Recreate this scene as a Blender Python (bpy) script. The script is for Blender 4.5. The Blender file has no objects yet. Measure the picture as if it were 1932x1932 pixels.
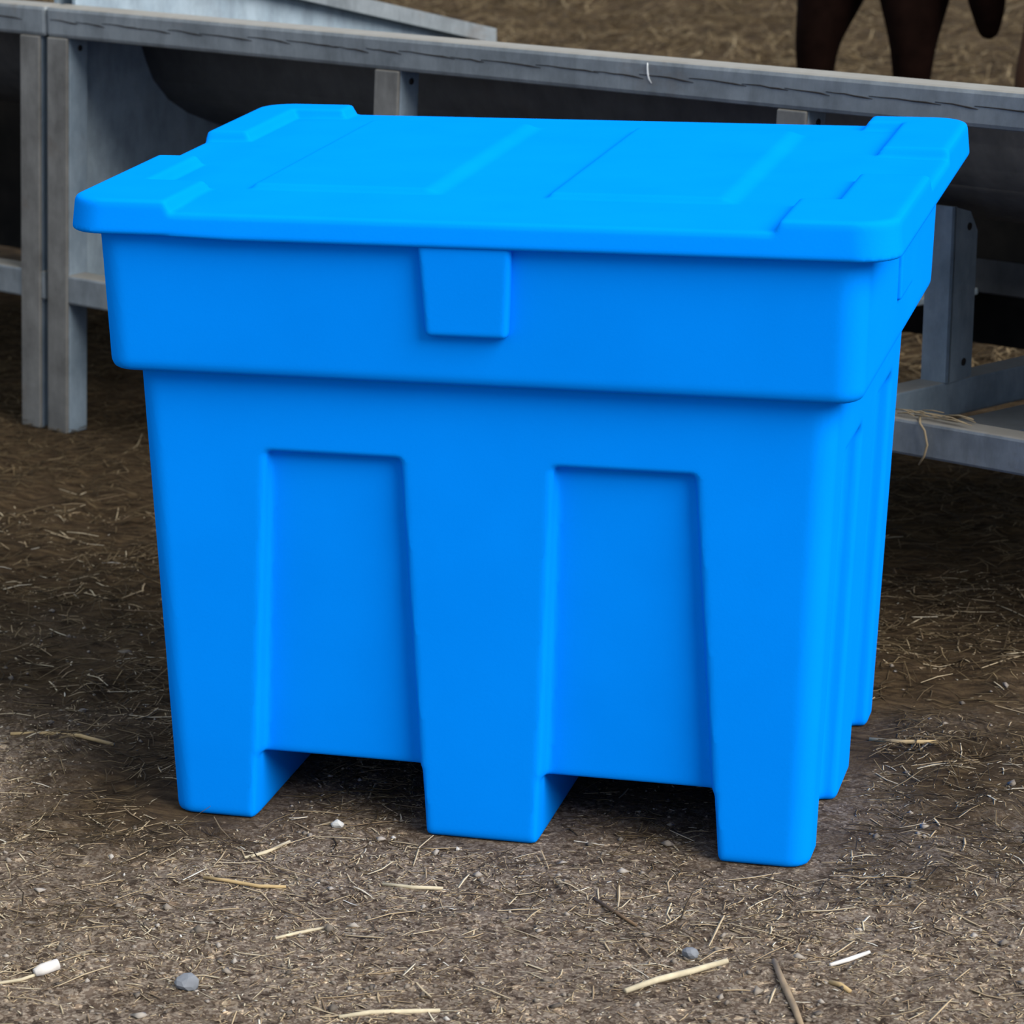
import bpy, bmesh, math, random
import numpy as np
from mathutils import Vector, Matrix

rng = np.random.default_rng(11)
random.seed(11)
scn = bpy.context.scene
COL = scn.collection

# ------------------------------------------------------------------ camera
F_PX = 5962.77
cam_data = bpy.data.cameras.new('camera')
cam = bpy.data.objects.new('camera', cam_data)
COL.objects.link(cam)
scn.camera = cam
yaw, pitch, roll = 0.321506, -0.309989, -0.025789
fw = Vector((math.sin(-yaw) * math.cos(pitch), math.cos(yaw) * math.cos(pitch), math.sin(pitch)))
rt = fw.cross(Vector((0, 0, 1))).normalized()
up = rt.cross(fw)
cr, sr = math.cos(roll), math.sin(roll)
rt, up = cr * rt + sr * up, -sr * rt + cr * up
m = Matrix((rt, up, -fw)).transposed().to_4x4()
m.translation = Vector((1.10233, -4.78328, 1.77392))
cam.matrix_world = m
cam_data.sensor_width = 36
cam_data.lens = F_PX / 1932 * 36
cam_data.shift_x = 494.56 / 1932
cam_data.shift_y = 253.14 / 1932
cam_data.clip_end = 200
cam_data.dof.use_dof = True
cam_data.dof.focus_distance = 4.75
cam_data.dof.aperture_fstop = 9.0

# ------------------------------------------------------------------ world, sun, exposure
world = bpy.data.worlds.new('world')
scn.world = world
world.use_nodes = True
wn = world.node_tree.nodes
wl = world.node_tree.links
wn.clear()
out = wn.new('ShaderNodeOutputWorld')
bg = wn.new('ShaderNodeBackground')
bg.inputs['Strength'].default_value = 0.42
tc = wn.new('ShaderNodeTexCoord')
sx = wn.new('ShaderNodeSeparateXYZ')
ramp = wn.new('ShaderNodeValToRGB')
ramp.color_ramp.elements[0].position = 0.0
ramp.color_ramp.elements[0].color = (0.50, 0.65, 0.90, 1)
ramp.color_ramp.elements[1].position = 0.7
ramp.color_ramp.elements[1].color = (0.86, 0.94, 1.0, 1)
wl.new(tc.outputs['Generated'], sx.inputs[0])
wl.new(sx.outputs['Z'], ramp.inputs[0])
wl.new(ramp.outputs[0], bg.inputs['Color'])
wl.new(bg.outputs[0], out.inputs[0])

sun_data = bpy.data.lights.new('sun', 'SUN')
sun_data.energy = 2.35
sun_data.angle = math.radians(42)
sun_data.color = (1.0, 0.97, 0.92)
sun = bpy.data.objects.new('sun', sun_data)
COL.objects.link(sun)
SUN_FROM = Vector((0.70, -0.37, 0.62))
sun.rotation_euler = (-SUN_FROM).to_track_quat('-Z', 'Y').to_euler()

vs = scn.view_settings
vs.view_transform = 'Standard'
vs.look = 'None'
vs.gamma = 1
vs.use_curve_mapping = False
vs.exposure = 1.05

# ------------------------------------------------------------------ helpers
def mesh_obj(name, verts, faces, mat, parent=None, smooth=False):
    me = bpy.data.meshes.new(name)
    me.from_pydata([tuple(v) for v in verts], [], [tuple(f) for f in faces])
    me.update()
    if smooth:
        me.polygons.foreach_set('use_smooth', [True] * len(me.polygons))
    return link_mesh(name, me, mat, parent)


def link_mesh(name, me, mat, parent=None):
    o = bpy.data.objects.new(name, me)
    COL.objects.link(o)
    if mat:
        me.materials.append(mat)
    if parent:
        o.parent = parent
    return o


def tag(o, label=None, cat=None, group=None, kind=None):
    if label: o['label'] = label
    if cat: o['category'] = cat
    if group: o['group'] = group
    if kind: o['kind'] = kind
    return o


def empty(name, loc=(0, 0, 0), rz=0.0):
    o = bpy.data.objects.new(name, None)
    COL.objects.link(o)
    o.location = loc
    o.rotation_euler = (0, 0, rz)
    o.empty_display_size = 0.1
    return o


def np_mesh(name, V, Q, smooth=True):
    """V (n,3) float, Q (m,4) int -> mesh"""
    me = bpy.data.meshes.new(name)
    V = np.ascontiguousarray(V, np.float32)
    Q = np.ascontiguousarray(Q, np.int32)
    k = Q.shape[1]
    me.vertices.add(len(V))
    me.vertices.foreach_set('co', V.ravel())
    me.loops.add(Q.size)
    me.loops.foreach_set('vertex_index', Q.ravel())
    me.polygons.add(len(Q))
    me.polygons.foreach_set('loop_start', np.arange(len(Q), dtype=np.int32) * k)
    me.polygons.foreach_set('loop_total', np.full(len(Q), k, np.int32))
    if smooth:
        me.polygons.foreach_set('use_smooth', np.ones(len(Q), bool))
    me.update(calc_edges=True)
    me.validate()
    return me


def bevel_box_bm(bm, lo, hi, bev=0.004, seg=2):
    r = bmesh.ops.create_cube(bm, size=1.0)
    c = [(a + b) / 2 for a, b in zip(lo, hi)]
    s = [(b - a) for a, b in zip(lo, hi)]
    for v in r['verts']:
        v.co = Vector((c[0] + v.co.x * s[0], c[1] + v.co.y * s[1], c[2] + v.co.z * s[2]))
    if bev > 0:
        es = list({e for v in r['verts'] for e in v.link_edges})
        bmesh.ops.bevel(bm, geom=es, offset=bev, segments=seg, affect='EDGES', profile=0.5)


def bm_obj(name, bm, mat, parent=None, shear=0.0):
    if shear:
        for v in bm.verts:
            v.co.x += shear * v.co.z
    bmesh.ops.recalc_face_normals(bm, faces=bm.faces)
    me = bpy.data.meshes.new(name)
    bm.to_mesh(me)
    bm.free()
    return link_mesh(name, me, mat, parent)


def prism(bm, pts, vec):
    """extrude polygon pts (3D) along vec"""
    a = [bm.verts.new(p) for p in pts]
    b = [bm.verts.new(Vector(p) + Vector(vec)) for p in pts]
    n = len(a)
    bm.faces.new(a)
    bm.faces.new(list(reversed(b)))
    for i in range(n):
        bm.faces.new((a[i], b[i], b[(i + 1) % n], a[(i + 1) % n]))


def tube_bm(bm, pts, radii, seg=8):
    rings = []
    n = len(pts)
    for i, p in enumerate(pts):
        p = Vector(p)
        t = (Vector(pts[min(i + 1, n - 1)]) - Vector(pts[max(i - 1, 0)])).normalized()
        a = t.orthogonal().normalized() if i == 0 else (prev - t * prev.dot(t)).normalized()
        prev = a
        b = t.cross(a)
        r = radii[i]
        rings.append([bm.verts.new(p + (a * math.cos(2 * math.pi * k / seg) + b * math.sin(2 * math.pi * k / seg)) * r) for k in range(seg)])
    for i in range(n - 1):
        for k in range(seg):
            bm.faces.new((rings[i][k], rings[i][(k + 1) % seg], rings[i + 1][(k + 1) % seg], rings[i + 1][k]))
    bm.faces.new(list(reversed(rings[0])))
    bm.faces.new(rings[-1])
    for f in bm.faces:
        f.smooth = True


# ------------------------------------------------------------------ materials
def new_mat(name, rough=0.6, spec=0.3, metal=0.0):
    ma = bpy.data.materials.new(name)
    ma.use_nodes = True
    nt = ma.node_tree
    b = nt.nodes['Principled BSDF']
    b.inputs['Roughness'].default_value = rough
    b.inputs['Specular IOR Level'].default_value = spec
    b.inputs['Metallic'].default_value = metal
    return ma, nt, b


def node(nt, t, **kw):
    nd = nt.nodes.new(t)
    for k, v in kw.items():
        if k.startswith('i_'):
            nd.inputs[k[2:].replace('_', ' ')].default_value = v
        else:
            setattr(nd, k, v)
    return nd


def noise(nt, scale, detail=4, rough=0.55, vec=None, coord='Object', stretch=None):
    n = node(nt, 'ShaderNodeTexNoise')
    n.inputs['Scale'].default_value = scale
    n.inputs['Detail'].default_value = detail
    n.inputs['Roughness'].default_value = rough
    if vec is None:
        t = node(nt, 'ShaderNodeTexCoord')
        vec = t.outputs[coord]
    if stretch:
        mp = node(nt, 'ShaderNodeMapping')
        mp.inputs['Scale'].default_value = stretch
        nt.links.new(vec, mp.inputs['Vector'])
        vec = mp.outputs[0]
    nt.links.new(vec, n.inputs['Vector'])
    return n


def ramp_node(nt, src, stops):
    r = node(nt, 'ShaderNodeValToRGB')
    el = r.color_ramp.elements
    while len(el) > 1:
        el.remove(el[-1])
    el[0].position, c = stops[0]
    el[0].color = (*c, 1) if len(c) == 3 else c
    for p, c in stops[1:]:
        e = el.new(p)
        e.color = (*c, 1) if len(c) == 3 else c
    nt.links.new(src, r.inputs[0])
    return r


def mix(nt, fac, a, b, mode='MIX'):
    mx = node(nt, 'ShaderNodeMix', data_type='RGBA', blend_type=mode)
    for sock, v in ((mx.inputs[0], fac), (mx.inputs[6], a), (mx.inputs[7], b)):
        if hasattr(v, 'type') and not isinstance(v, (tuple, float)):
            nt.links.new(v, sock)
        elif isinstance(v, tuple):
            sock.default_value = (*v, 1)
        else:
            sock.default_value = v
    return mx.outputs[2]


def bump(nt, b, src, strength, dist):
    bp = node(nt, 'ShaderNodeBump')
    bp.inputs['Strength'].default_value = strength
    bp.inputs['Distance'].default_value = dist
    nt.links.new(src, bp.inputs['Height'])
    nt.links.new(bp.outputs[0], b.inputs['Normal'])


# blue moulded plastic
PLASTIC, nt, b = new_mat('blue_moulded_plastic', 0.45, 0.0)
n1 = noise(nt, 6, 3)
c = ramp_node(nt, n1.outputs[0], [(0.3, (0.0004, 0.232, 0.88)), (0.7, (0.0006, 0.245, 0.92))])
nt.links.new(c.outputs[0], b.inputs['Base Color'])
n2 = noise(nt, 260, 2)
bump(nt, b, n2.outputs[0], 0.12, 0.001)


def galvanised(name, lo, hi, rust=0.5, rough=0.55, dust=True):
    ma, nt, b = new_mat(name, rough, 0.35, 0.15)
    a = noise(nt, 9, 6, 0.65)
    col = ramp_node(nt, a.outputs[0], [(0.3, lo), (0.7, hi)]).outputs[0]
    s = noise(nt, 3.2, 8, 0.7, stretch=(1, 1, 1.6))
    rf = ramp_node(nt, s.outputs[0], [(0.56, (0, 0, 0)), (0.74, (rust, rust, rust))])
    col = mix(nt, rf.outputs[0], col, (0.155, 0.105, 0.070))
    st = noise(nt, 26, 5, 0.7, stretch=(1, 1, 0.35))
    sf = ramp_node(nt, st.outputs[0], [(0.3, (0.72, 0.72, 0.72)), (0.6, (1, 1, 1))])
    col = mix(nt, 1.0, col, sf.outputs[0], 'MULTIPLY')
    if dust:
        g = node(nt, 'ShaderNodeNewGeometry')
        sp = node(nt, 'ShaderNodeSeparateXYZ')
        nt.links.new(g.outputs['Normal'], sp.inputs[0])
        d = ramp_node(nt, sp.outputs['Z'], [(0.6, (0, 0, 0)), (0.95, (0.6, 0.6, 0.6))])
        col = mix(nt, d.outputs[0], col, (0.30, 0.26, 0.205))
    nt.links.new(col, b.inputs['Base Color'])
    bump(nt, b, a.outputs[0], 0.15, 0.004)
    return ma


GALV = galvanised('weathered_galvanised_steel', (0.160, 0.182, 0.198), (0.265, 0.293, 0.312), rust=0.65)
POSTM = galvanised('dirty_galvanised_post', (0.135, 0.130, 0.120), (0.245, 0.240, 0.225), rust=0.8)
SKYLIT = galvanised('skylit_galvanised_steel', (0.185, 0.245, 0.300), (0.285, 0.350, 0.410), rust=0.25)  # cool blue of the skylight is put into this steel's colour
SHEET = galvanised('galvanised_sheet', (0.26, 0.33, 0.39), (0.38, 0.46, 0.52), rust=0.3, dust=False)
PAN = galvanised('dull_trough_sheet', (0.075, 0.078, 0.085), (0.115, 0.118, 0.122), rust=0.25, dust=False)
DARK, nt, b = new_mat('dark_seam', 0.9, 0.1)
b.inputs['Base Color'].default_value = (0.028, 0.024, 0.022, 1)
GAP_SHADE, nt, b = new_mat('black_gap_shade', 0.9, 0.1)  # near-black colour standing for the shade in the gaps under the trough
a = noise(nt, 12, 5)
nt.links.new(ramp_node(nt, a.outputs[0], [(0.3, (0.010, 0.010, 0.010)), (0.7, (0.022, 0.020, 0.018))]).outputs[0], b.inputs['Base Color'])

# ground: grey-brown yard dirt changing to mucky bedding, also darkened for shade, near the feeders
GROUND, nt, b = new_mat('yard_dirt_and_bedding', 0.95, 0.1)
tcn = node(nt, 'ShaderNodeTexCoord')
vec = tcn.outputs['Object']
fine = noise(nt, 75, 8, 0.75, vec)
mid = noise(nt, 11, 6, 0.65, vec)
dirt = ramp_node(nt, fine.outputs[0], [(0.30, (0.195, 0.155, 0.120)), (0.5, (0.355, 0.296, 0.240)), (0.70, (0.52, 0.45, 0.37))]).outputs[0]
patch = ramp_node(nt, mid.outputs[0], [(0.35, (0.66, 0.62, 0.57)), (0.65, (1.15, 1.13, 1.10))]).outputs[0]
dirt = mix(nt, 1.0, dirt, patch, 'MULTIPLY')
# grit and crumbs trodden into the dirt
warp = noise(nt, 40, 3, 0.6, vec)
va = node(nt, 'ShaderNodeVectorMath', operation='SCALE')
va.inputs['Scale'].default_value = 0.012
nt.links.new(warp.outputs['Color'], va.inputs[0])
vb = node(nt, 'ShaderNodeVectorMath', operation='ADD')
nt.links.new(vec, vb.inputs[0])
nt.links.new(va.outputs[0], vb.inputs[1])
cells = []
for sc, stops in ((95, [(0.0, (0.40, 0.37, 0.35)), (0.14, (0.85, 0.83, 0.81)), (0.75, (1.1, 1.08, 1.05)), (0.93, (1.25, 1.2, 1.1)), (0.97, (1.9, 1.8, 1.6))]),
                  (260, [(0.0, (0.55, 0.5, 0.48)), (0.5, (1.0, 1.0, 1.0)), (0.94, (1.15, 1.12, 1.08)), (0.97, (2.0, 1.95, 1.85))])):
    vo = node(nt, 'ShaderNodeTexVoronoi')
    vo.inputs['Scale'].default_value = sc
    nt.links.new(vb.outputs[0], vo.inputs['Vector'])
    sp = node(nt, 'ShaderNodeSeparateColor')
    nt.links.new(vo.outputs['Color'], sp.inputs[0])
    rr_ = ramp_node(nt, sp.outputs[0], stops)
    rr_.color_ramp.interpolation = 'CONSTANT'
    dirt = mix(nt, 1.0, dirt, rr_.outputs[0], 'MULTIPLY')
    cells.append(vo)
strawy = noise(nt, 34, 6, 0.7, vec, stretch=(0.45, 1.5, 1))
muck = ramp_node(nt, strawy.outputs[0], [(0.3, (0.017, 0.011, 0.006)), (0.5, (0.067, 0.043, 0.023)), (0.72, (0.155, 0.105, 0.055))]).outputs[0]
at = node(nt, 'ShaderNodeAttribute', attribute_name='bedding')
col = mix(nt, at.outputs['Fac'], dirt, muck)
nt.links.new(col, b.inputs['Base Color'])
bump(nt, b, fine.outputs[0], 0.9, 0.014)


def straw_mat(name, stops):
    ma, nt, b = new_mat(name, 0.75, 0.2)
    at = node(nt, 'ShaderNodeAttribute', attribute_name='tint')
    nt.links.new(ramp_node(nt, at.outputs['Fac'], stops).outputs[0], b.inputs['Base Color'])
    return ma


STRAW_YARD = straw_mat('dusty_straw_chips', [(0.0, (0.085, 0.058, 0.038)), (0.25, (0.23, 0.16, 0.095)), (0.6, (0.44, 0.335, 0.205)), (0.88, (0.58, 0.49, 0.34)), (1.0, (0.78, 0.74, 0.66))])
STRAW_BED = straw_mat('brown_bedding_straw', [(0.0, (0.020, 0.013, 0.007)), (0.4, (0.10, 0.068, 0.034)), (0.8, (0.25, 0.182, 0.098)), (1.0, (0.44, 0.35, 0.22))])


def plain(name, colr, rough=0.7, var=0.2, scale=40):
    ma, nt, b = new_mat(name, rough, 0.2)
    a = noise(nt, scale, 4)
    lo = tuple(x * (1 - var) for x in colr)
    hi = tuple(min(1, x * (1 + var)) for x in colr)
    nt.links.new(ramp_node(nt, a.outputs[0], [(0.3, lo), (0.7, hi)]).outputs[0], b.inputs['Base Color'])
    return ma


STALK = plain('pale_stalk', (0.50, 0.43, 0.30))
STALK_GOLD = plain('golden_stalk', (0.42, 0.30, 0.15))
STALK_WHITE = plain('bleached_stalk', (0.66, 0.62, 0.58))
STONE = plain('grey_stone', (0.17, 0.18, 0.20), 0.85)
STONE_PALE = plain('pale_stone', (0.50, 0.49, 0.47), 0.85)
COAT = plain('dark_brown_coat', (0.008, 0.0035, 0.0025), 0.9, 0.4, 14)
COAT.node_tree.nodes['Principled BSDF'].inputs['Specular IOR Level'].default_value = 0.03
COAT_RED = plain('red_brown_coat', (0.075, 0.034, 0.018), 0.8, 0.3, 14)
HOOF = plain('dark_hoof', (0.02, 0.018, 0.016), 0.6)

# ------------------------------------------------------------------ feeder frame of reference
FA = Vector((-1.563, 1.914, 0.0))
FTH = math.radians(-26)
FD = Vector((math.cos(FTH), math.sin(FTH), 0))
FN = Vector((-math.sin(FTH), math.cos(FTH), 0))


def fpt(s, n, z=0.0):
    return FA + FD * s + FN * n + Vector((0, 0, z))


# ------------------------------------------------------------------ ground
def vnoise(x, y, scale, seed):
    """smooth value noise on numpy arrays"""
    r = np.random.default_rng(seed)
    T = r.random((256, 256))
    u, v = x * scale + 71.3, y * scale + 33.7
    i, j = np.floor(u).astype(int), np.floor(v).astype(int)
    fu, fv = u - i, v - j
    fu, fv = fu * fu * (3 - 2 * fu), fv * fv * (3 - 2 * fv)
    g = lambda a, c: T[a % 256, c % 256]
    return (g(i, j) * (1 - fu) + g(i + 1, j) * fu) * (1 - fv) + (g(i, j + 1) * (1 - fu) + g(i + 1, j + 1) * fu) * fv - 0.5


def sstep(a, c, x):
    t = np.clip((x - a) / (c - a), 0, 1)
    return t * t * (3 - 2 * t)


def to_f(x, y):
    dx, dy = x - FA.x, y - FA.y
    return dx * FD.x + dy * FD.y, dx * FN.x + dy * FN.y


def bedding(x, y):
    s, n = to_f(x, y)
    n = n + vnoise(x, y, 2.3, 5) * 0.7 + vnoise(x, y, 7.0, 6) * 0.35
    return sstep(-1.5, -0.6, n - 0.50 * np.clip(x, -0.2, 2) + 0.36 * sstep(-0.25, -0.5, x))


def height(x, y):
    s, n = to_f(x, y)
    bed = bedding(x, y)
    h = vnoise(x, y, 5, 1) * 0.010 + vnoise(x, y, 17, 2) * 0.008 + vnoise(x, y, 45, 3) * 0.006
    h = h * (1 + 0.8 * bed)
    h2 = vnoise(x, y, 2.2, 7) * 0.10 + vnoise(x, y, 6, 8) * 0.06 + 0.05
    h = h + h2 * sstep(1.7, 2.6, n)
    flat = np.maximum(np.abs(x) - 0.50, np.abs(y) - 0.38)
    h = np.minimum(h, 0.012) * 1.0 * sstep(-0.02, 0.12, flat) - 0.0
    # level round the feeder legs
    return h * (1 - 0.8 * np.exp(-(n / 0.12) ** 2) * (s > -3.4))


def make_grid(name, xs, ys):
    X, Y = np.meshgrid(xs, ys)
    Z = height(X, Y)
    V = np.stack([X.ravel(), Y.ravel(), Z.ravel()], 1)
    nx, ny = len(xs), len(ys)
    idx = np.arange(nx * ny).reshape(ny, nx)
    Q = np.stack([idx[:-1, :-1].ravel(), idx[:-1, 1:].ravel(), idx[1:, 1:].ravel(), idx[1:, :-1].ravel()], 1)
    me = np_mesh(name, V, Q)
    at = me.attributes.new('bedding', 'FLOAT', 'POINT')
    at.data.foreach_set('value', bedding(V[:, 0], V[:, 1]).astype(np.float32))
    return me


gx = np.concatenate([np.linspace(-14, -2.2, 60)[:-1], np.arange(-2.2, 2.2, 0.013), np.linspace(2.2, 12, 50)])
gy = np.concatenate([np.linspace(-9, -1.6, 40)[:-1], np.arange(-1.6, 2.4, 0.013), np.linspace(2.4, 20, 420)])
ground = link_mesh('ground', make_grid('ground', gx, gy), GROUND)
tag(ground, kind='structure')


# ------------------------------------------------------------------ the bin, as a rounded solid
def surface_nets(D, origin, h):
    """naive surface nets of field D (nx,ny,nz), inside negative -> verts, quads"""
    nx, ny, nz = D.shape
    s = D < 0
    c = np.zeros((nx - 1, ny - 1, nz - 1), np.int8)
    for i in (0, 1):
        for j in (0, 1):
            for k in (0, 1):
                c += s[i:nx - 1 + i, j:ny - 1 + j, k:nz - 1 + k]
    act = (c > 0) & (c < 8)
    I, J, K = np.nonzero(act)
    idx = -np.ones(act.shape, np.int64)
    idx[I, J, K] = np.arange(len(I))
    P = np.zeros((len(I), 3))
    W = np.zeros(len(I))
    corners = [(i, j, k) for i in (0, 1) for j in (0, 1) for k in (0, 1)]
    for a in corners:
        for ax in range(3):
            if a[ax] == 1:
                continue
            e = list(a)
            e[ax] = 1
            va = D[I + a[0], J + a[1], K + a[2]]
            vb = D[I + e[0], J + e[1], K + e[2]]
            cross = (va < 0) != (vb < 0)
            t = np.where(cross, va / np.where(cross, va - vb, 1), 0)
            pos = np.repeat(np.array(a, float)[None], len(I), 0)
            pos[:, ax] = t
            P += pos * cross[:, None]
            W += cross
    P = P / W[:, None] + np.stack([I, J, K], 1)
    quads = []
    for ax in range(3):
        u, v = [(1, 2), (2, 0), (0, 1)][ax]
        sl0 = [slice(None)] * 3
        sl1 = [slice(None)] * 3
        sl0[ax] = slice(0, -1)
        sl1[ax] = slice(1, None)
        A, B = s[tuple(sl0)], s[tuple(sl1)]
        E = np.stack(np.nonzero(A != B), 1)
        ok = (E[:, u] > 0) & (E[:, v] > 0) & (E[:, u] < D.shape[u] - 1) & (E[:, v] < D.shape[v] - 1)
        E = E[ok]
        flip = A[E[:, 0], E[:, 1], E[:, 2]]
        def at(du, dv):
            q = E.copy()
            q[:, u] += du
            q[:, v] += dv
            return idx[q[:, 0], q[:, 1], q[:, 2]]
        q = np.stack([at(-1, -1), at(0, -1), at(0, 0), at(-1, 0)], 1)
        q[~flip] = q[~flip][:, ::-1]
        quads.append(q)
    Q = np.concatenate(quads)
    return P * h + np.array(origin), Q


def grid3(lo, hi, h):
    ax = [np.arange(a, c + h, h, dtype=np.float32) for a, c in zip(lo, hi)]
    return ax[0][:, None, None], ax[1][None, :, None], ax[2][None, None, :]


def rbox(qx, qy, qz, r):
    """rounded solid from three signed face distances"""
    qx, qy, qz = qx + r, qy + r, qz + r
    return (np.sqrt(np.maximum(qx, 0) ** 2 + np.maximum(qy, 0) ** 2 + np.maximum(qz, 0) ** 2)
            + np.minimum(np.maximum(np.maximum(qx, qy), qz), 0) - r)


def smin(a, c, k):
    t = np.clip(0.5 + 0.5 * (c - a) / k, 0, 1)
    return c * (1 - t) + a * t - k * t * (1 - t)


def smax(a, c, k):
    return -smin(-a, -c, k)


def rrect(x, y, hx, hy, r):
    qx, qy = np.abs(x) - hx + r, np.abs(y) - hy + r
    return np.sqrt(np.maximum(qx, 0) ** 2 + np.maximum(qy, 0) ** 2) + np.minimum(np.maximum(qx, qy), 0) - r


ZB, ZC, YB = 0.725, 0.950, 0.0025


def bin_body():
    h = 0.005
    lo, hi = (-0.60, -0.50, -0.02), (0.60, 0.50, 0.97)
    x, y, z = grid3(lo, hi, h)
    ax, ay = np.abs(x), np.abs(y)
    t = z / ZB
    hx = 0.5 + 0.0257 * t
    hy = 0.378 + 0.0266 * t
    low = smax(rrect(x, y, hx, hy, 0.034), np.maximum(-z, z - 0.80), 0.012)
    # front and back recessed panels, tapering upwards
    xi = 0.088 + (0.113 - 0.088) * z / 0.57
    xo = 0.364 + (0.328 - 0.364) * z / 0.57
    q = hy - ay                          # depth below the front face
    dr = 0.20 * np.clip(q, -0.02, 0.05)
    cut = rbox(np.maximum(xi - ax, ax - xo) + dr, (hy - 0.032 + 0.012 * z / 0.6) - ay + 0 * x, z - 0.604 + dr + 0 * x, 0.006)
    low = smax(low, -cut, 0.007)
    # fork tunnels right through from front to back
    tun = np.maximum(np.maximum(xi - ax, ax - xo), z - 0.107 + 0 * x) + 0 * y
    low = smax(low, -tun, 0.008)
    # shallow side recesses between three ribs
    ri = 0.080 + 0.010 * z
    ro = 0.282 - 0.010 * z
    cut = rbox((hx - 0.028) - ax + 0 * y, np.maximum(ri - ay, ay - ro) + 0 * x, z - 0.610 + 0 * x, 0.016)
    low = smax(low, -cut, 0.016)
    # deep rim band
    tb = np.clip((z - ZB) / (0.935 - ZB), 0, 1.2)
    bx = 0.563 + 0.004 * tb
    by = 0.4405 + 0.016 * tb
    band = smax(rrect(x, y - YB, bx, by, 0.040), np.maximum(ZB - z, z - ZC), 0.018)
    d = smin(low, band, 0.006)
    return surface_nets(d.astype(np.float32), lo, h)


def latch_tab(side):
    h = 0.003
    if side == 'front':
        lo, hi = (-0.085, -0.487, 0.79), (0.085, -0.42, 0.96)
    else:
        lo, hi = (0.545, -0.10, 0.76), (0.595, 0.105, 0.96)
    x, y, z = grid3(lo, hi, h)
    ax = np.abs(x)
    tb = np.clip((z - ZB) / (0.935 - ZB), 0, 1.2)
    bx = 0.563 + 0.004 * tb
    by = 0.4405 + 0.016 * tb
    w = 0.0605 + 0.0075 * np.clip((z - 0.804) / 0.12, -1, 1.5)
    if side == 'front':
        d = rbox(ax - w + 0 * y, np.maximum((YB - y) - (by + 0.017), y - YB + by - 0.012) + 0 * x, np.maximum(0.803 - z, z - ZC) + 0 * x, 0.008)
    else:
        d = rbox(np.maximum(x - (bx + 0.006), bx - 0.012 - x) + 0 * y, np.abs(y - YB) - w - 0.012 + 0 * x, np.maximum(0.802 - z, z - ZC) + 0 * x, 0.004)
    return surface_nets(d.astype(np.float32), lo, h)


ZL, YL = 0.935, 0.023


def bin_lid():
    h = 0.004
    lo, hi = (-0.64, -0.51, 0.915), (0.64, 0.56, 1.005)
    x, y, z = grid3(lo, hi, h)
    ax = np.abs(x)
    side = rrect(x, y - YL, 0.611 - 0.10 * (z - ZL), 0.500 - 0.10 * (z - ZL), 0.062)
    X, Y = x[:, :, 0], y[:, :, 0]
    AX = np.abs(X)

    def st(d, w=0.012):           # 1 inside (d < 0), 0 outside
        return sstep(w / 2, -w / 2, d) if False else 1 - sstep(-w / 2, w / 2, d)

    def rect(x0, x1, y0, y1, w=0.012):
        return st(np.maximum(np.maximum(x0 - X, X - x1), np.maximum(y0 - Y, Y - y1)), w)
    base = 0.9735 + 0.003 * st(rrect(X, Y - YL, 0.52, 0.42, 0.05), 0.10)
    xe = 0.512
    pad = np.zeros_like(X + Y)
    for sg in (-1, 1):
        U = X * sg
        def r2(x0, x1, y0, y1, w=0.013):
            return st(np.maximum(np.maximum(x0 - U, U - x1), np.maximum(y0 - Y, Y - y1)), w)
        xe = 0.532 if sg < 0 else 0.500
        for q in (r2(0.444, 0.8, -0.8, -0.285), r2(xe, 0.8, -0.8, -0.06), r2(0.444, 0.8, 0.447, 0.9), r2(xe, 0.8, 0.185, 0.9)):
            pad = np.maximum(pad, q)
    top = base + pad * (0.9905 - base)

    def panel(x0, x1, y0, y1):
        f = st(x0 - X, 0.012) * st(X - x1, 0.030) * st(y0 - Y, 0.014) * st(Y - y1, 0.02)
        return f
    top = top + 0.0085 * np.maximum(panel(-0.378, -0.095, -0.272, 0.385), panel(0.080, 0.345, -0.278, 0.372))
    d = smax(side, z - top[:, :, None], 0.010)
    warp = 0.004 * np.clip((-x - 0.35) / 0.1, 0, 1) * (y < 0)
    d = smax(d, (ZL + warp) - z, 0.005)
    return surface_nets(d.astype(np.float32), lo, h)


bin_root = empty('storage_bin', (0, 0, 0))
tag(bin_root, 'large blue moulded plastic storage bin with lid standing on the straw-strewn yard', 'storage bin')
V, Q = bin_body()
link_mesh('body', np_mesh('body', V, Q), PLASTIC, bin_root)
for side in ('front', 'end'):
    V, Q = latch_tab(side)
    me = np_mesh('latch_tab', V, Q)
    t1 = link_mesh('latch_tab', me, PLASTIC, bin_root)
    t2 = bpy.data.objects.new('latch_tab', me)
    COL.objects.link(t2)
    t2.parent = bin_root
    t2.rotation_euler = (0, 0, math.pi)
    t2.location = (0, 2 * YB, 0)
V, Q = bin_lid()
link_mesh('lid', np_mesh('lid', V, Q), PLASTIC, bin_root)

# ------------------------------------------------------------------ feed barriers with trough
SH = 0.062          # the uprights lean a little along the run
POSTS = (-0.037, 0.953, 1.943, 2.933)
FL = 3.043


def box(name, lo, hi, mat, parent, bev=0.004, shear=0.0):
    bm = bmesh.new()
    bevel_box_bm(bm, lo, hi, bev)
    return bm_obj(name, bm, mat, parent, shear)


def bolt_hole(parent, c, r, axis):
    bm = bmesh.new()
    a = Vector(c) - Vector(axis) * 0.002
    tube_bm(bm, [a, Vector(c) + Vector(axis) * 0.0015], [r, r], 12)
    bm_obj('bolt_hole', bm, DARK, parent)


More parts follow.
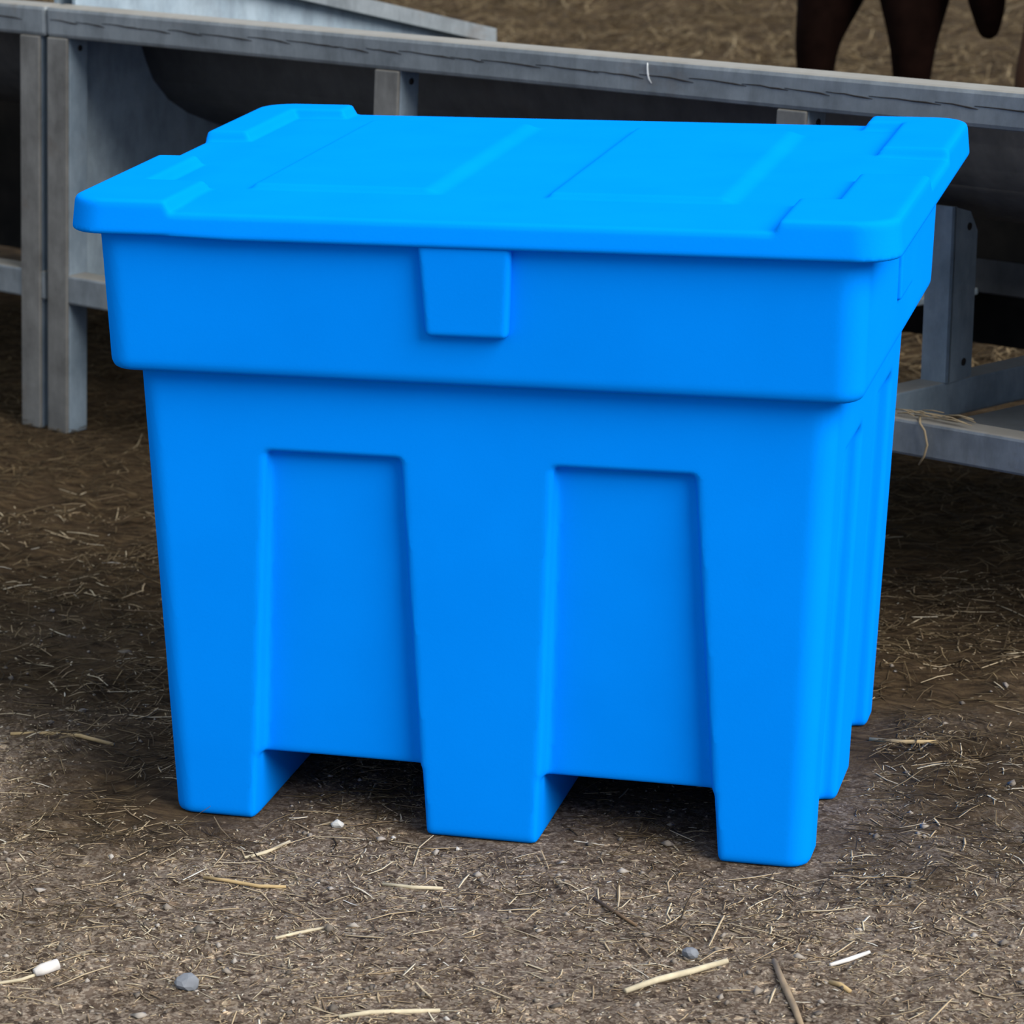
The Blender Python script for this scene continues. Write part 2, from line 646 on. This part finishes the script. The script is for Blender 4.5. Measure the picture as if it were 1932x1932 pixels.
def make_feeder(offset, label, closed=False):
    o = fpt(offset, 0)
    root = empty('feed_barrier', o, FTH)
    tag(root, label, 'feed barrier', 'galvanised feed barriers end to end')
    rail = box('top_rail', (-0.014, 0.0, 0.919), (FL, 0.064, 0.988), GALV, root, 0.009)
    # ragged folded seam running along the rail's face
    bm = bmesh.new()
    r = random.Random(3)
    s = 0.0
    while s < FL - 0.1:
        L = r.uniform(0.07, 0.16)
        z0 = 0.957 + r.uniform(-0.002, 0.002)
        pts = [(s + L * k / 5, -0.0005, z0 + 0.002 - 0.005 * (k / 5) ** 2.2 + r.uniform(-0.001, 0.001)) for k in range(6)]
        tube_bm(bm, pts, [0.0006, 0.0009, 0.0012, 0.0014, 0.0017, 0.0005], 6)
        s += L * 0.92
    bm_obj('seam', bm, DARK, rail)
    lower = box('lower_rail', (-0.045, 0.004, 0.310), (FL - 0.045, 0.062, 0.378), GALV, root, 0.006)
    for s in POSTS:
        p = box('post', (s - 0.0325, -0.001, 0.0), (s + 0.0325, 0.008, 0.9195), POSTM, root, 0.003, SH)
        box('flange', (s + 0.0255, 0.0075, 0.0), (s + 0.0325, 0.065, 0.9195), SKYLIT, p, 0.002, SH)
        bolt_hole(p, (s + 0.0325 + SH * 0.895, 0.040, 0.895), 0.007, (1, 0, 0))
    # rounded trough pan hung behind the rail
    prof = [(0.060, 0.945), (0.10, 0.950), (0.225, 0.938), (0.265, 0.89), (0.283, 0.84), (0.305, 0.79), (0.35, 0.74), (0.41, 0.703), (0.47, 0.678),
            (0.56, 0.646), (0.66, 0.625), (0.76, 0.620), (0.88, 0.632), (0.99, 0.66), (1.08, 0.70), (1.14, 0.75), (1.20, 0.757), (1.20, 0.735)]
    V, Fc = [], []
    k = len(prof)
    inner = []
    for i, (n, z) in enumerate(prof):
        a = prof[max(i - 1, 0)]
        c = prof[min(i + 1, k - 1)]
        t = Vector((c[0] - a[0], c[1] - a[1])).normalized()
        inner.append((n - t.y * 0.004 * -1, z + t.x * 0.004))
    x0, x1 = 0.0125, FL - 0.0365
    for x in (x0, x1):
        V += [(x, n, z) for n, z in prof]
        V += [(x, n, z) for n, z in inner]
    for i in range(k - 1):
        Fc.append((i, i + 1, 2 * k + i + 1, 2 * k + i))
        Fc.append((k + i, 3 * k + i, 3 * k + i + 1, k + i + 1))
        Fc.append((i, k + i, k + i + 1, i + 1))
        Fc.append((2 * k + i, 2 * k + i + 1, 3 * k + i + 1, 3 * k + i))
    Fc.append((0, 2 * k, 3 * k, k))
    Fc.append((k - 1, 2 * k - 1, 4 * k - 1, 3 * k - 1))
    pan = mesh_obj('trough_pan', V, Fc, PAN, root, smooth=True)
    # end plates with a bar along the sloping top edge
    for x, dx0 in ((0.004, -0.016), (FL - 0.038, -0.048)):
        bm = bmesh.new()
        prism(bm, [(x, 0.066, 0.33), (x, 0.066, 1.112), (x, 1.42, 0.776), (x, 1.42, 0.60), (x, 1.0, 0.33)], (0.010, 0, 0))
        pl = bm_obj('end_plate', bm, SHEET, root)
        bm = bmesh.new()
        y0, z0, y1, z1 = 0.066, 1.112, 1.50, 0.756
        prism(bm, [(x + dx0, y0, z0 - 0.004), (x + dx0, y0, z0 + 0.034), (x + dx0, y1, z1 + 0.034), (x + dx0, y1, z1 - 0.004)], (0.066, 0, 0))
        bm_obj('edge_bar', bm, GALV, pl)
    # rear frame, its steel coloured dark like the pan to stand for shade
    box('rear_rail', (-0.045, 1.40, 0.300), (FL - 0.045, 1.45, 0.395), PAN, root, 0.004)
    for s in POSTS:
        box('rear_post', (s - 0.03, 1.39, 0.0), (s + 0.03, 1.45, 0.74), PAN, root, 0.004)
    box('gap_shade_sheet', (-0.045, 1.375, 0.04 if closed else 0.385), (FL - 0.045, 1.388, 0.745), GAP_SHADE, root, 0.002)  # added black sheet, fills the gap behind the pan with shade
    box('gap_shade_strip', (-0.045, 1.455, 0.17), (FL - 0.045, 1.48, 0.335), GAP_SHADE, root, 0.003)  # added black strip for the dark below the rear rail
    # cross bars, skid strips and angle brackets under the pan
    for s in (() if closed else (1.13, 2.12)):
        bm = bmesh.new()
        bevel_box_bm(bm, (s - 0.02, 0.06, 0.306), (s + 0.04, 1.40, 0.377), 0.004)
        for v in bm.verts:
            v.co.x += 0.17 * (v.co.y - 0.30)
        bm_obj('cross_bar', bm, SKYLIT, root)
        bm = bmesh.new()
        bevel_box_bm(bm, (s + 0.080, 0.06, 0.296), (s + 0.22, 1.40, 0.312), 0.003)
        for v in bm.verts:
            v.co.x += 0.20 * (v.co.y - 0.34)
        bm_obj('skid_strip', bm, SKYLIT, root)
        bm = bmesh.new()
        x0, x1, ya = s - 0.012, s + 0.048, 0.30
        top = lambda q: 0.712 - 0.45 * max(0, q - ya)
        prism(bm, [(x0, ya, 0.377), (x1, ya, 0.377), (x1, ya, 0.716), (x0, ya, 0.716)], (0, 0.006, 0))
        prism(bm, [(x1 - 0.006, ya, 0.377), (x1 - 0.006, ya + 0.082, 0.377), (x1 - 0.006, ya + 0.082, 0.66), (x1 - 0.006, ya + 0.055, 0.70), (x1 - 0.006, ya, 0.716)], (0.006, 0, 0))
        br = bm_obj('angle_bracket', bm, SKYLIT, root)
        bolt_hole(br, (x1, ya + 0.052, 0.672), 0.0075, (1, 0, 0))
        bolt_hole(br, (x1, ya + 0.052, 0.410), 0.0075, (1, 0, 0))
    return root


feeder = make_feeder(0.0, 'long grey galvanised feed barrier running behind the blue bin')
neighbour = make_feeder(-3.061, 'galvanised feed barrier whose end post butts up at the left edge', True)


# ------------------------------------------------------------------ cattle
def make_cow(name, label, coat, foot_a, foot_b, heading, scale=1.0, head_low=0.0):
    """continuous skinned body; foot_a / foot_b are the hind feet on the ground, heading the way it faces"""
    hd = Vector((math.cos(heading), math.sin(heading), 0))
    lt = Vector((-hd.y, hd.x, 0))
    fa, fb = Vector(foot_a), Vector(foot_b)
    mid_ = (fa + fb) / 2
    P, R, E = [], [], []

    def v(p, rx, ry=None):
        P.append(Vector(p))
        R.append((rx, ry or rx))
        return len(P) - 1

    def chain(lst, start=None):
        prev = start
        for p, r in lst:
            i = v(p, *(r if isinstance(r, tuple) else (r,)))
            if prev is not None:
                E.append((prev, i))
            prev = i
        return prev
    k = scale
    base = mid_ + hd * 0.10 * k
    T = lambda f, l, z: base + hd * f * k + lt * l * k + Vector((0, 0, z * k))
    pelvis = v(T(0.0, 0, 1.12), 0.22 * k, 0.25 * k)
    loin = v(T(0.35, 0, 1.08), 0.27 * k, 0.30 * k)
    belly = v(T(0.70, 0, 1.02), 0.31 * k, 0.34 * k)
    chest = v(T(1.05, 0, 1.03), 0.27 * k, 0.32 * k)
    shoulder = v(T(1.28, 0, 1.08), 0.20 * k, 0.26 * k)
    E += [(pelvis, loin), (loin, belly), (belly, chest), (chest, shoulder)]
    nk = chain([(T(1.50, 0, 1.18), 0.15 * k), (T(1.70, 0, 1.26 - head_low * 0.5), 0.125 * k), (T(1.84, 0, 1.32 - head_low), 0.125 * k),
                (T(1.98, 0, 1.24 - head_low), 0.105 * k), (T(2.12, 0, 1.12 - head_low), 0.08 * k), (T(2.20, 0, 1.06 - head_low), 0.07 * k)], shoulder)
    poll = nk - 3
    for sg in (-1, 1):
        chain([(T(1.82, 0.13 * sg, 1.37 - head_low), 0.035 * k), (T(1.81, 0.22 * sg, 1.36 - head_low), 0.045 * k), (T(1.81, 0.29 * sg, 1.33 - head_low), 0.012 * k)], poll)
    for foot in (fa, fb):
        lat = (foot - mid_).dot(lt) / k
        al = (foot - base).dot(hd) / k
        li = lat - (0.045 if foot is fa else 0.0)
        chain([(T(0.02, lat * 0.8, 0.95), (0.145 * k, 0.19 * k)), (T(al + 0.14, li, 0.80), (0.125 * k, 0.14 * k)), (T(al + 0.07, li, 0.67), (0.096 * k, 0.105 * k)),
               (T(al - 0.005, lat, 0.545), 0.062 * k), (T(al - 0.01, lat, 0.47), 0.055 * k), (T(al, lat, 0.36), 0.033 * k), (T(al + 0.01, lat, 0.16), 0.036 * k), (T(al + 0.025, lat, 0.075), 0.042 * k),
               (T(al + 0.045, lat, 0.0), 0.055 * k)], pelvis)
    for sg in (-1, 1):
        chain([(T(1.16, 0.13 * sg, 0.80), 0.115 * k), (T(1.17, 0.135 * sg, 0.62), 0.070 * k), (T(1.19, 0.135 * sg, 0.43), 0.055 * k), (T(1.19, 0.135 * sg, 0.30), 0.038 * k),
               (T(1.19, 0.135 * sg, 0.12), 0.040 * k), (T(1.21, 0.135 * sg, 0.0), 0.055 * k)], chest)
    chain([(T(-0.20, -0.01, 1.24), 0.045 * k), (T(-0.25, -0.08, 1.05), 0.028 * k), (T(-0.24, -0.25, 0.84), 0.040 * k), (T(-0.23, -0.300, 0.68), 0.058 * k), (T(-0.23, -0.310, 0.56), 0.022 * k)], pelvis)
    me = bpy.data.meshes.new(name)
    me.from_pydata([tuple(p) for p in P], E, [])
    me.update()
    tmp = bpy.data.objects.new('tmp', me)
    COL.objects.link(tmp)
    md = tmp.modifiers.new('skin', 'SKIN')
    md.use_smooth_shade = True
    sv = me.skin_vertices[0].data
    for i, r in enumerate(R):
        sv[i].radius = r
        sv[i].use_root = (i == pelvis)
    ss = tmp.modifiers.new('sub', 'SUBSURF')
    ss.levels = ss.render_levels = 2
    dg = bpy.context.evaluated_depsgraph_get()
    fin = bpy.data.meshes.new_from_object(tmp.evaluated_get(dg))
    fin.name = name
    bpy.data.objects.remove(tmp)
    fin.materials.clear()
    root = link_mesh(name, fin, coat)
    tag(root, label, 'cow')
    feet = [(f, T((f - base).dot(hd) / k + 0.045, (f - mid_).dot(lt) / k, 0)) for f in (fa, fb)]
    pts = [p for _, p in feet] + [T(1.21, 0.135 * s, 0) for s in (-1, 1)]
    for p in pts:
        bm = bmesh.new()
        tube_bm(bm, [(p.x, p.y, 0.0), (p.x, p.y, 0.035), (p.x, p.y, 0.07)], [0.066 * k, 0.062 * k, 0.052 * k], 14)
        bm_obj('hoof', bm, HOOF, root)
    return root


make_cow('cow', 'dark brown cow standing on the straw beyond the feed barrier, only legs showing', COAT,
         fpt(-0.40 + 0.42, 3.0), fpt(-0.085 + 0.42, 3.02), math.radians(97), 1.12)
make_cow('cow', 'red-brown cow at the right edge with a sliver of leg in view', COAT_RED,
         fpt(0.715, 3.05), fpt(1.02, 3.0), math.radians(78), 1.0)


# ------------------------------------------------------------------ loose straw
def strands(name, x, y, length, width, ang, tilt, lift, curl, tint, mat, flat=0.6):
    N = len(x)
    dx, dy = np.cos(ang), np.sin(ang)
    px, py = -dy, dx
    ts = np.array([-0.5, 0.0, 0.5])
    V = np.zeros((N, 3, 3, 3), np.float32)
    for i, t in enumerate(ts):
        cx = x + dx * length * t + px * curl * length * (0.25 - t * t)
        cy = y + dy * length * t + py * curl * length * (0.25 - t * t)
        g = height(cx, cy)
        cz = np.maximum(g, g * 0 + 0) * 0 + g + lift + tilt * length * (t + 0.5) + width * 0.4 * flat
        w = width * (1.0 if i == 1 else 0.7)
        for j in range(3):
            a = 2 * math.pi * j / 3 + 0.5
            V[:, i, j, 0] = cx + px * w * 0.5 * math.cos(a)
            V[:, i, j, 1] = cy + py * w * 0.5 * math.cos(a)
            V[:, i, j, 2] = cz + w * 0.5 * flat * math.sin(a)
    base = (np.arange(N) * 9)[:, None]
    Q = []
    for i in (0, 1):
        for j in range(3):
            k = (j + 1) % 3
            Q.append(base + np.array([[i * 3 + j, i * 3 + k, i * 3 + 3 + k, i * 3 + 3 + j]]))
    Q = np.stack(Q, 1).reshape(-1, 4)
    me = np_mesh(name, V.reshape(-1, 3), Q)
    at = me.attributes.new('tint', 'FLOAT', 'POINT')
    at.data.foreach_set('value', np.repeat(tint, 9).astype(np.float32))
    return link_mesh(name, me, mat)


def clear_of_bin(x, y):
    ax_ = np.abs(x)
    return (ax_ > 0.535) | (np.abs(y) > 0.415) | ((ax_ > 0.12) & (ax_ < 0.33))


def scatter_xy(N, x0, x1, y0, y1, dens=None):
    x = rng.uniform(x0, x1, N)
    y = rng.uniform(y0, y1, N)
    if dens is not None:
        kx = rng.random(N) < dens(x, y)
        x, y = x[kx], y[kx]
    kk = clear_of_bin(x, y)
    return x[kk], y[kk]


def clump(x, y):
    return np.clip(0.62 + 1.1 * vnoise(x, y, 3.1, 21) + 1.0 * vnoise(x, y, 9, 22), 0.16, 1)


# yard: small chips everywhere, some longer stalks
yd = lambda a, c: clump(a, c) * (1 - 0.75 * bedding(a, c))
x1_, y1_ = scatter_xy(120000, -1.6, 1.7, -1.5, 1.3, yd)
x2_, y2_ = scatter_xy(19000, -1.6, 1.7, -1.5, 1.3, yd)
n1_, n2_ = len(x1_), len(x2_)
N = n1_ + n2_
cat_ = np.concatenate
o = strands('straw_chaff', cat_([x1_, x2_]), cat_([y1_, y2_]), cat_([rng.uniform(0.003, 0.010, n1_), rng.lognormal(math.log(0.022), 0.45, n2_).clip(0.010, 0.05)]),
            cat_([rng.uniform(0.0015, 0.0042, n1_), rng.uniform(0.0015, 0.0042, n2_)]), cat_([rng.uniform(0, 6.28, n1_), rng.vonmises(0.35, 0.6, n2_)]),
            rng.normal(0, 0.05, N), rng.uniform(-0.001, 0.001, N), rng.normal(0, 0.10, N), np.clip(rng.beta(2.0, 2.0, N), 0, 1), STRAW_YARD, 0.35)
tag(o, 'fine chopped straw chaff littering the bare dirt yard around the bin', 'straw', kind='stuff')
x, y = scatter_xy(2300, -1.7, 1.8, -1.5, 1.5, clump)
N = len(x)
o = strands('loose_straw', x, y, rng.lognormal(math.log(0.055), 0.4, N).clip(0.03, 0.14), rng.uniform(0.0022, 0.0048, N), rng.vonmises(0.25, 0.9, N),
            rng.normal(0, 0.03, N), rng.uniform(0, 0.003, N), rng.normal(0, 0.12, N), np.clip(rng.beta(3.2, 2.0, N), 0, 1), STRAW_YARD)
tag(o, 'scattered longer straw stalks lying on the yard dirt', 'straw', kind='stuff')
# crumbs and grit
x, y = scatter_xy(8000, -1.6, 1.7, -1.5, 0.6, lambda a, c: 1.02 - 0.9 * bedding(a, c))
N = len(x)
r_ = rng.lognormal(math.log(0.0028), 0.5, N).clip(0.0015, 0.010)
OCT = np.array([(1, 0, 0), (0, 1, 0), (-1, 0, 0), (0, -1, 0), (0, 0, 1), (0, 0, -1)], float)
V = OCT[None] * (r_[:, None] * rng.uniform(0.6, 1.3, (N, 6)))[:, :, None] + rng.normal(0, 0.22, (N, 6, 3)) * r_[:, None, None]
V[:, :, 2] *= 0.7
V += np.stack([x, y, height(x, y) + r_ * 0.25], 1)[:, None, :]
TRI = np.array([(0, 1, 4), (1, 2, 4), (2, 3, 4), (3, 0, 4), (1, 0, 5), (2, 1, 5), (3, 2, 5), (0, 3, 5)])
T_ = (np.arange(N) * 6)[:, None, None] + TRI[None]
me = np_mesh('dirt_crumbs', V.reshape(-1, 3), T_.reshape(-1, 3), smooth=False)
at = me.attributes.new('tint', 'FLOAT', 'POINT')
at.data.foreach_set('value', np.repeat(rng.beta(1.6, 2.2, N), 6).astype(np.float32))
o = link_mesh('dirt_crumbs', me, straw_mat('dirt_and_grit', [(0.0, (0.06, 0.048, 0.038)), (0.5, (0.22, 0.185, 0.15)), (0.85, (0.34, 0.30, 0.26)), (1.0, (0.52, 0.50, 0.47))]))
tag(o, 'crumbs of dirt and grit loose on the yard', 'grit', kind='stuff')
# bedding in front of, under and behind the feeders
x, y = scatter_xy(66000, -2.6, 2.0, -0.9, 3.3, lambda a, c: bedding(a, c) * np.clip(clump(a, c) + 0.15, 0, 1))
N = len(x)
o = strands('mucky_straw', x, y, rng.lognormal(math.log(0.045), 0.5, N).clip(0.01, 0.16), rng.uniform(0.0014, 0.0032, N), rng.vonmises(0.1, 0.8, N),
            rng.normal(0, 0.09, N), rng.uniform(0, 0.010, N), rng.normal(0, 0.5, N), np.clip(rng.beta(1.8, 3.4, N), 0, 1), STRAW_BED)
tag(o, 'dark trampled straw matted on the ground beside the feed barrier', 'straw', kind='stuff')
x = rng.uniform(-6.5, 2.5, 90000)
y = rng.uniform(2.6, 13.5, 90000)
s_, n_ = to_f(x, y)
kk = (n_ > 1.6) & (rng.random(len(x)) < clump(x * 0.7, y * 0.7) + 0.2)
x, y = x[kk], y[kk]
N = len(x)
o = strands('straw_bedding', x, y, rng.lognormal(math.log(0.10), 0.45, N).clip(0.03, 0.3), rng.uniform(0.003, 0.007, N), rng.uniform(0, 6.28, N),
            rng.normal(0, 0.25, N), rng.uniform(0, 0.03, N), rng.normal(0, 0.6, N), np.clip(rng.beta(1.3, 1.5, N), 0, 1), STRAW_BED)
tag(o, 'deep brown straw bedding the cattle stand on beyond the barrier', 'straw bedding', kind='stuff')


# ------------------------------------------------------------------ single stalks and stones that stand out
def gh(x, y):
    return float(height(np.array([x]), np.array([y]))[0])


def stalk(name, label, pts, r, mat, group=None, tip=None):
    bm = bmesh.new()
    q = []
    n = len(pts)
    for i, (x, y) in enumerate(pts):
        q.append((x, y, gh(x, y) + r * 0.8))
    tube_bm(bm, q, [r * (0.8 if i in (0, n - 1) else 1) for i in range(n)], 8)
    o = bm_obj(name, bm, mat)
    tag(o, label, 'straw stalk')
    if tip:
        tx, ty, r2, L, tm = tip
        d = (Vector(q[-1]) - Vector(q[-2])).normalized()
        bm = bmesh.new()
        a = Vector(q[-1]) - d * L * 0.5
        tube_bm(bm, [a + Vector((0, 0, r2 * .4)), a + d * L * 0.3 + Vector((0, 0, r2 * .5)), a + d * L + Vector((0, 0, r2 * .5))], [r2 * 0.7, r2, r2 * 0.95], 10)
        bm_obj('husk', bm, tm, o)
    return o


def px(x, y, z=0.0):
    """point on the ground seen at a pixel of the 1932 frame"""
    d = fw + rt * ((x - 966 + 494.56) / F_PX) - up * ((y - 966 - 253.14) / F_PX)
    t = (z - m.translation.z) / d.z
    p = m.translation + d * t
    return (p.x, p.y)


stalk('straw_stalk', 'thick pale curved straw stalk, the biggest on the yard in front of the bin', [px(1180, 1873), px(1240, 1852), px(1305, 1832), px(1372, 1817)], 0.0048, STALK)
stalk('straw_stalk', 'thin stalk with a white husk at its end, at the bottom left corner', [px(-15, 1862), px(40, 1850), px(88, 1839)], 0.0026, STALK,
      tip=(0, 0, 0.0085, 0.036, STALK_WHITE))
stalk('straw_stalk', 'short bright yellow straw stalk lying alone near the bottom right', [px(1565, 1858), px(1585, 1864), px(1604, 1874)], 0.0038, STALK_GOLD)
stalk('straw_stalk', 'pale straw stalk beside the left foot of the bin, pointing up and right', [px(462, 1618), px(500, 1602), px(547, 1588)], 0.0028, STALK)
stalk('straw_stalk', 'stout pale straw in front of the middle foot, lying nearly level', [px(722, 1667), px(780, 1674), px(836, 1678)], 0.0032, STALK)
stalk('straw_stalk', 'long golden straw lying level between the left and middle feet of the bin', [px(384, 1662), px(430, 1667), px(490, 1678), px(540, 1680)], 0.0030, STALK_GOLD)
stalk('straw_stalk', 'dark brown twig slanting down below the right-hand tunnel', [px(1120, 1694), px(1160, 1722), px(1200, 1750)], 0.0028, plain('brown_twig', (0.13, 0.085, 0.05)))
stalk('straw_stalk', 'white bleached straw slanting upwards right of the brown dry leaf stem', [px(1566, 1828), px(1600, 1818), px(1640, 1806)], 0.0034, STALK_WHITE)
stalk('straw_stalk', 'long pale bent stalk at the bottom edge below the middle foot', [px(640, 1925), px(700, 1915), px(770, 1912), px(830, 1906)], 0.0036, STALK)
stalk('straw_stalk', 'slim whitish stalk lying below and left of the bin\'s middle foot', [px(520, 1776), px(560, 1762), px(610, 1750)], 0.0026, STALK)
stalk('straw_stalk', 'golden straw lying on the ground beside the bin\'s back right foot', [px(1640, 1398), px(1700, 1404), px(1768, 1414)], 0.0040, STALK_GOLD)
stalk('straw_stalk', 'long golden straw lying on the dark muck left of the bin', [px(20, 1388), px(90, 1386), px(150, 1392), px(215, 1404)], 0.0038, STALK_GOLD)
stalk('straw_stalk', 'broad brown dry leaf stem running off the bottom edge at the right', [px(1460, 1822), px(1478, 1860), px(1500, 1905), px(1512, 1940)], 0.0050, plain('dry_leaf', (0.27, 0.20, 0.13)))


def stone(label, x, y, r, mat, seed):
    bm = bmesh.new()
    bmesh.ops.create_icosphere(bm, subdivisions=2, radius=1)
    rr = random.Random(seed)
    ax = [Vector((rr.uniform(-1, 1), rr.uniform(-1, 1), rr.uniform(-1, 1))).normalized() for _ in range(7)]
    for v in bm.verts:
        for a in ax:
            dd = v.co.dot(a)
            if dd > 0.72:
                v.co -= a * (dd - 0.72)
        v.co = Vector((v.co.x * r * 1.15, v.co.y * r, v.co.z * r * 0.85))
    gx_, gy_ = px(x, y)
    for v in bm.verts:
        v.co += Vector((gx_, gy_, gh(gx_, gy_) + r * 0.55))
    o = bm_obj('pebble', bm, mat)
    tag(o, label, 'pebble')


stone('dark grey angular pebble near the bottom left, right of the white husk', 354, 1858, 0.0165, STONE, 2)
stone('small white pebble on the ground at the mouth of the left tunnel', 637, 1560, 0.0095, STONE_PALE, 5)
stone('small grey pebble just above the thick pale curved stalk', 1302, 1803, 0.011, STONE, 8)

# bird dropping run down the face of the top rail
bm = bmesh.new()
rr = random.Random(9)
pts_ = [Vector((1.671, -0.0004, 0.982)), Vector((1.671, -0.0006, 0.972)), Vector((1.672, -0.0006, 0.962)), Vector((1.675, -0.0006, 0.952)), Vector((1.681, -0.0006, 0.944))]
tube_bm(bm, pts_, [0.0010, 0.0018, 0.0021, 0.0018, 0.0009], 6)
bm_obj('bird_dropping', bm, plain('chalky_white', (0.55, 0.56, 0.56)), feeder)['label'] = 'white dropping run down the rail'

# wisp of hay caught on the lower rail at the right
bm = bmesh.new()
rr = random.Random(4)
for i in range(16):
    s0 = 2.27 + rr.uniform(-0.05, 0.07)
    n0 = 0.03 + rr.uniform(-0.02, 0.025)
    z0 = 0.382 + rr.uniform(0.0, 0.008)
    a = rr.uniform(-0.5, 0.5)
    L = rr.uniform(0.03, 0.08)
    P0 = fpt(s0, n0, z0)
    dv = (FD * math.cos(a) + FN * math.sin(a) * 0.4) * L
    tube_bm(bm, [P0, P0 + dv * 0.5 + Vector((0, 0, rr.uniform(0, 0.008))), P0 + dv], [0.0012, 0.0014, 0.0008], 6)
tube_bm(bm, [fpt(2.285, 0.02, 0.383), fpt(2.300, -0.004, 0.378), fpt(2.312, -0.006, 0.366), fpt(2.318, -0.005, 0.340), fpt(2.312, -0.004, 0.318), fpt(2.302, -0.005, 0.300)],
        [0.0024, 0.0022, 0.0022, 0.0022, 0.0022, 0.0016], 8)
o = bm_obj('hay_wisp', bm, plain('dull_hay', (0.27, 0.21, 0.13)))
tag(o, 'wisp of hay on the lower rail with one strand hanging down its face', 'hay')
